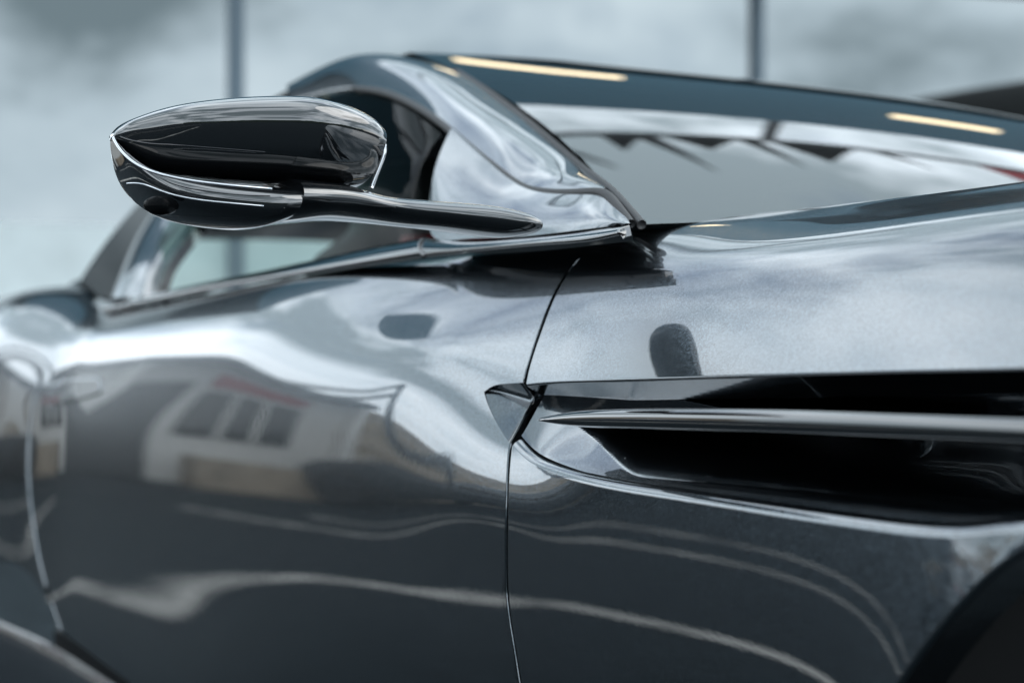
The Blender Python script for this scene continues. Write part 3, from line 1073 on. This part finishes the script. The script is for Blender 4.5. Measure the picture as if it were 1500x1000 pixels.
# dealership front behind the car: mirror glass, mullions, dark fascia with lamps
FE = unit(np.array([0.223, 0.975])); FN = np.array([FE[1], -FE[0]])       # along the front, out of it
M1 = (CAM + 10 * FV + 10 * (-405 / FPX) * RV)[:2]
PW = 3.40


def fpt(a, out, z):
    p = M1 + FE * a + FN * out
    return (p[0], p[1], z)


def fbox(name, a0, a1, o0, o1, z0, z1, mat, parent):
    v = [fpt(a, o, z) for z in (z0, z1) for (a, o) in ((a0, o0), (a1, o0), (a1, o1), (a0, o1))]
    f = [(0, 1, 2, 3), (7, 6, 5, 4), (0, 4, 5, 1), (1, 5, 6, 2), (2, 6, 7, 3), (3, 7, 4, 0)]
    return mesh_obj(name, v, f, mat, parent, smooth=False)


shop = empty("glass_building", fpt(6, 0, 0))
bpy.context.view_layer.update()
tag(shop, "blurred building behind the car with cloud-reflecting glass front and thin mullions", "building")
for i in range(-1, 6):
    p = fbox("pane", i * PW + 0.04, (i + 1) * PW - 0.04, -0.03, 0.0, 0.12, 3.5, "mirror_glass", shop)
    if i < 1:
        fbox("frosted_band", i * PW + 0.05, (i + 1) * PW - 0.05, 0.001, 0.003, 1.05, 1.52, "frosted", p)
for i in range(-1, 7):
    w = 0.045 if i < 1 else 0.035
    fbox("mullion", i * PW - w, i * PW + w, -0.06, 0.05, 0.12, 3.5, "mullion", shop)
fbox("plinth", -PW - 0.2, 6 * PW + 0.2, -0.2, 0.06, 0.0, 0.12, "stone", shop)
fbox("rear_wall", -PW - 0.2, 6 * PW + 0.2, -6, -0.25, 0.0, 3.5, "soffit", shop)
fas = fbox("fascia", -PW - 0.5, 6 * PW + 0.5, -6, 1.2, 3.5, 5.3, "fascia", shop)
for a0, a1, z0 in ((1.1, 2.1, 3.75), (4.1, 4.95, 4.35), (9.0, 10.0, 4.0)):
    fbox("lamp", a0, a1, 1.201, 1.24, z0, z0 + 0.16, "warm_lamp", fas)

# low stone wall beside the building, seen mirrored in the door
wall = empty("stone_wall", (-16, -9, 0))
bpy.context.view_layer.update()
tag(wall, "low beige stone wall mirrored along the middle of the door", "wall")
rng = random.Random(4)
for r_ in range(8):
    y = -13 + (r_ % 2) * 0.3
    while y < -7.0:
        L_ = rng.uniform(0.7, 1.1)
        boxm("stone", (-16.2 + rng.uniform(0, .03), y, 0.32 * r_), (-15.9 + rng.uniform(0, .03), y + L_ - 0.015, 0.32 * r_ + 0.305), rng.choice(["stone", "stone_pale"]), wall)
        y += L_
boxm("coping", (-16.25, -13.1, 2.56), (-15.82, -6.3, 2.66), "stone_pale", wall)


def parked_car(name, label, loc, rot, L, Wd, Ht, paint, cat="car"):
    root = empty(name, loc)
    root.rotation_euler = (0, 0, rot)
    tag(root, label, cat)

    def part(nm, P_, mat, par=root, face=(0, 0, 0.5)):
        P_ = np.asarray(P_, float)
        N_ = grid_normals(P_)
        c = P_.reshape(-1, 3).mean(0)
        if np.sum(N_ * (P_ - np.array([0, 0, Ht * 0.4]))) < 0: N_ = -N_
        o = grid_obj(nm, P_, mat, None, N=N_, face=P_.mean((0, 1)) + N_.mean((0, 1)) * 100)
        o.parent = par
        return o
    xs_ = np.array([-.5, -.49, -.46, -.38, -.25, 0, .2, .34, .44, .485, .5]) * L
    top = np.array([.40, .50, .56, .60, .61, .61, .60, .56, .50, .42, .34]) * Ht
    hw = np.array([.30, .40, .455, .49, .5, .5, .5, .49, .45, .36, .26]) * Wd
    rows_ = []
    for x, z, w in zip(xs_, top, hw):
        zb = 0.16 * Ht
        prof = [(-w * .9, zb), (-w, zb + .12 * Ht), (-w, zb + .24 * Ht), (-w * .95, z - .05 * Ht), (-w * .8, z), (0, z + .012 * Ht), (w * .8, z), (w * .95, z - .05 * Ht), (w, zb + .24 * Ht), (w, zb + .12 * Ht), (w * .9, zb)]
        rows_.append(spline([(x, a, b) for a, b in prof], 41))
    body = part("body", np.array([spline(np.array(rows_)[:, j], 60) for j in range(41)]), paint)
    gx = np.array([-.47, -.40, -.28, 0, .10, .20, .27]) * L
    gz = np.array([.60, .80, .96, 1.0, .97, .82, .60]) * Ht
    rows_ = []
    for x, z in zip(gx, gz):
        w = Wd * (.46 - .12 * (z / Ht - .6) / .4)
        rows_.append(spline([(x, -Wd * .46, .58 * Ht), (x, -w, z - .05 * Ht * (z > .7 * Ht)), (x, -w * .8, z), (x, 0, z + .01), (x, w * .8, z), (x, w, z - .05 * Ht * (z > .7 * Ht)), (x, Wd * .46, .58 * Ht)], 31))
    part("cabin", np.array([spline(np.array(rows_)[:, j], 50) for j in range(31)]), paint)
    for sx in (-1, 1):
        P_ = [[(x, sx * (Wd * .462 - Wd * .105 * k) + sx * 0.012, .62 * Ht + .26 * Ht * k) for k in np.linspace(0, 1, 6)] for x in np.linspace(-.33 * L, .14 * L, 20)]
        part("side_window", P_, "privacy_glass")
        for x in (-.31 * L, .32 * L):
            R_ = .225 * Ht
            P_ = [[(x + r * math.cos(a), sx * y, R_ + r * math.sin(a)) for (y, r) in ((.5 * Wd - .22, R_), (.5 * Wd - .02, R_), (.5 * Wd + .004, R_ * .9), (.5 * Wd + .006, R_ * .62), (.5 * Wd - .03, R_ * .55), (.5 * Wd - .04, .01))] for a in np.linspace(0, 2 * math.pi, 33)]
            part("wheel", P_, "rubber")
        P_ = [[(-.497 * L + .02 * abs(y - .3) * L, sx * y * Wd, z * Ht) for z in (.44, .465, .49)] for y in np.linspace(.31, .44, 8)]
        part("tail_lamp", np.array(P_) - np.array([.02, 0, 0]), "tail_red")
    P_ = [[(-.465 * L + .075 * L * k - .02, y * Wd, .62 * Ht + .22 * Ht * k) for k in np.linspace(0, 1, 6)] for y in np.linspace(-.36, .36, 12)]
    part("rear_window", P_, "privacy_glass")
    P_ = [[(-.505 * L - .02, y * Wd, z * Ht) for z in (.18, .24, .32)] for y in np.linspace(-.34, .34, 10)]
    part("bumper", P_, "rubber")
    return root


parked_car("grey_car", "slate grey hatchback with red tail lamps mirrored in the rear of the door", (-12.0, -7.0, 0), rad(150), 4.2, 1.75, 1.45, "slate_paint")
parked_car("black_car", "black off-roader whose blurred roof shows at the right edge", (-3.1, 4.4, 0), rad(0), 4.7, 1.95, 1.78, "black_paint")

# twin-beam steel frame, seen only as curved lines in the door
gan = empty("steel_frame", (-7.5, -4.6, 0))
bpy.context.view_layer.update()
tag(gan, "dark twin-beam steel frame mirrored as curved parallel lines across the door", "steel frame")
for dz in (0.0, 0.7):
    tube("beam", [(-46, -15.5, 3.3 + dz), (-24, -9.0, 3.3 + dz), (-11.0, -5.3, 3.3 + dz)], 0.11, "steel_dark", gan, seg=8)
for x_, y_ in ((-46, -15.5), (-24, -9.0), (-11.0, -5.3)):
    tube("post", [(x_, y_, 0), (x_, y_, 2), (x_ + 0.001, y_, 4.1)], 0.09, "steel_dark", gan, seg=8)

# dark triangles added above the building roof to shape the jagged windscreen reflection
sails = empty("added_sails", fpt(4, 0.7, 5.3))
bpy.context.view_layer.update()
tag(sails, "made-up dark jagged sails on a thin rail, added for their reflection in the windscreen", "shade sails")
fbox("rail", -2, 12, 0.67, 0.73, 6.26, 6.31, "steel_dark", sails)
for k in range(6):
    fbox("post", -1.96 + 2.75 * k, -1.88 + 2.75 * k, 0.65, 0.75, 5.3, 6.25, "steel_dark", sails)
for a0, a1, at, h_, mt in ((0.5, 0.9, 1.4, .5, 0), (0.95, 1.5, 1.75, .3, 0), (1.45, 1.6, 2.3, .62, 0), (2.15, 2.5, 2.35, .32, 0), (2.4, 2.6, 3.2, .75, 0), (2.7, 3.3, 3.1, .28, 0), (3.3, 3.5, 4.0, .6, 0), (3.6, 4.35, 4.2, .42, 0), (4.5, 4.65, 5.2, .35, 0), (5.5, 6.1, 6.2, .35, 1), (7.0, 7.8, 7.4, .4, 0)):
    v = [fpt(a0, o, 6.31) for o in (0.67, 0.73)] + [fpt(a1, o, 6.31) for o in (0.67, 0.73)] + [fpt(at, o, 6.31 + h_) for o in (0.67, 0.73)]
    mesh_obj("sail", v, [(0, 2, 4), (1, 5, 3), (0, 1, 3, 2), (2, 3, 5, 4), (4, 5, 1, 0)], "sign_red" if mt else "added_sail_black", sails, smooth=False)

# white kiosk mirrored at the rear of the door
kio = empty("white_kiosk", (-15.5, -4.5, 0))
bpy.context.view_layer.update()
tag(kio, "white kiosk with dark window and red band mirrored in the rear of the door", "kiosk")
boxm("wall", (-17.5, -6.0, 0), (-14.0, -3.3, 2.5), "white_render", kio)
boxm("roof", (-17.8, -6.2, 2.5), (-13.5, -3.1, 2.75), "steel_dark", kio)
boxm("window", (-13.998, -5.5, 0.9), (-13.95, -4.4, 1.9), "privacy_glass", kio)
boxm("sign_band", (-13.998, -5.5, 2.0), (-13.93, -4.4, 2.3), "sign_red", kio)
for y in (-5.16, -4.82):
    boxm("window_bar", (-13.948, y, 0.9), (-13.92, y + 0.06, 1.9), "white_render", kio)
boxm("door", (-13.998, -4.2, 0.0), (-13.95, -3.55, 2.1), "steel_dark", kio)
boxm("planter", (-13.6, -5.6, 0.0), (-13.2, -4.4, 0.5), "stone", kio)
for y in (-6.05, -3.4):
    boxm("column", (-13.75, y, 0), (-13.6, y + 0.15, 2.5), "white_render", kio)

# clipped hedge across the lane in front of the car, mirrored in the mirror housing
hv = []
rng = random.Random(2)
for i in range(90):
    y = -30 + i * 0.7
    row = []
    for k in range(9):
        a = math.pi * k / 8
        rr = 1 + rng.uniform(-.12, .12)
        row.append((22 - 1.2 * math.cos(a) * rr * -1, y, max(0, (2.3 + 0.5 * math.sin(i * .21)) * math.sin(a) ** .5 * rr)))
    hv.append(row)
hedge = grid_obj("hedge", np.array(hv), "hedge_leaf", None, face=(22, 0, 60))
tag(hedge, "dark hedge mirrored as a thin strip in the wing mirror housing", "hedge")
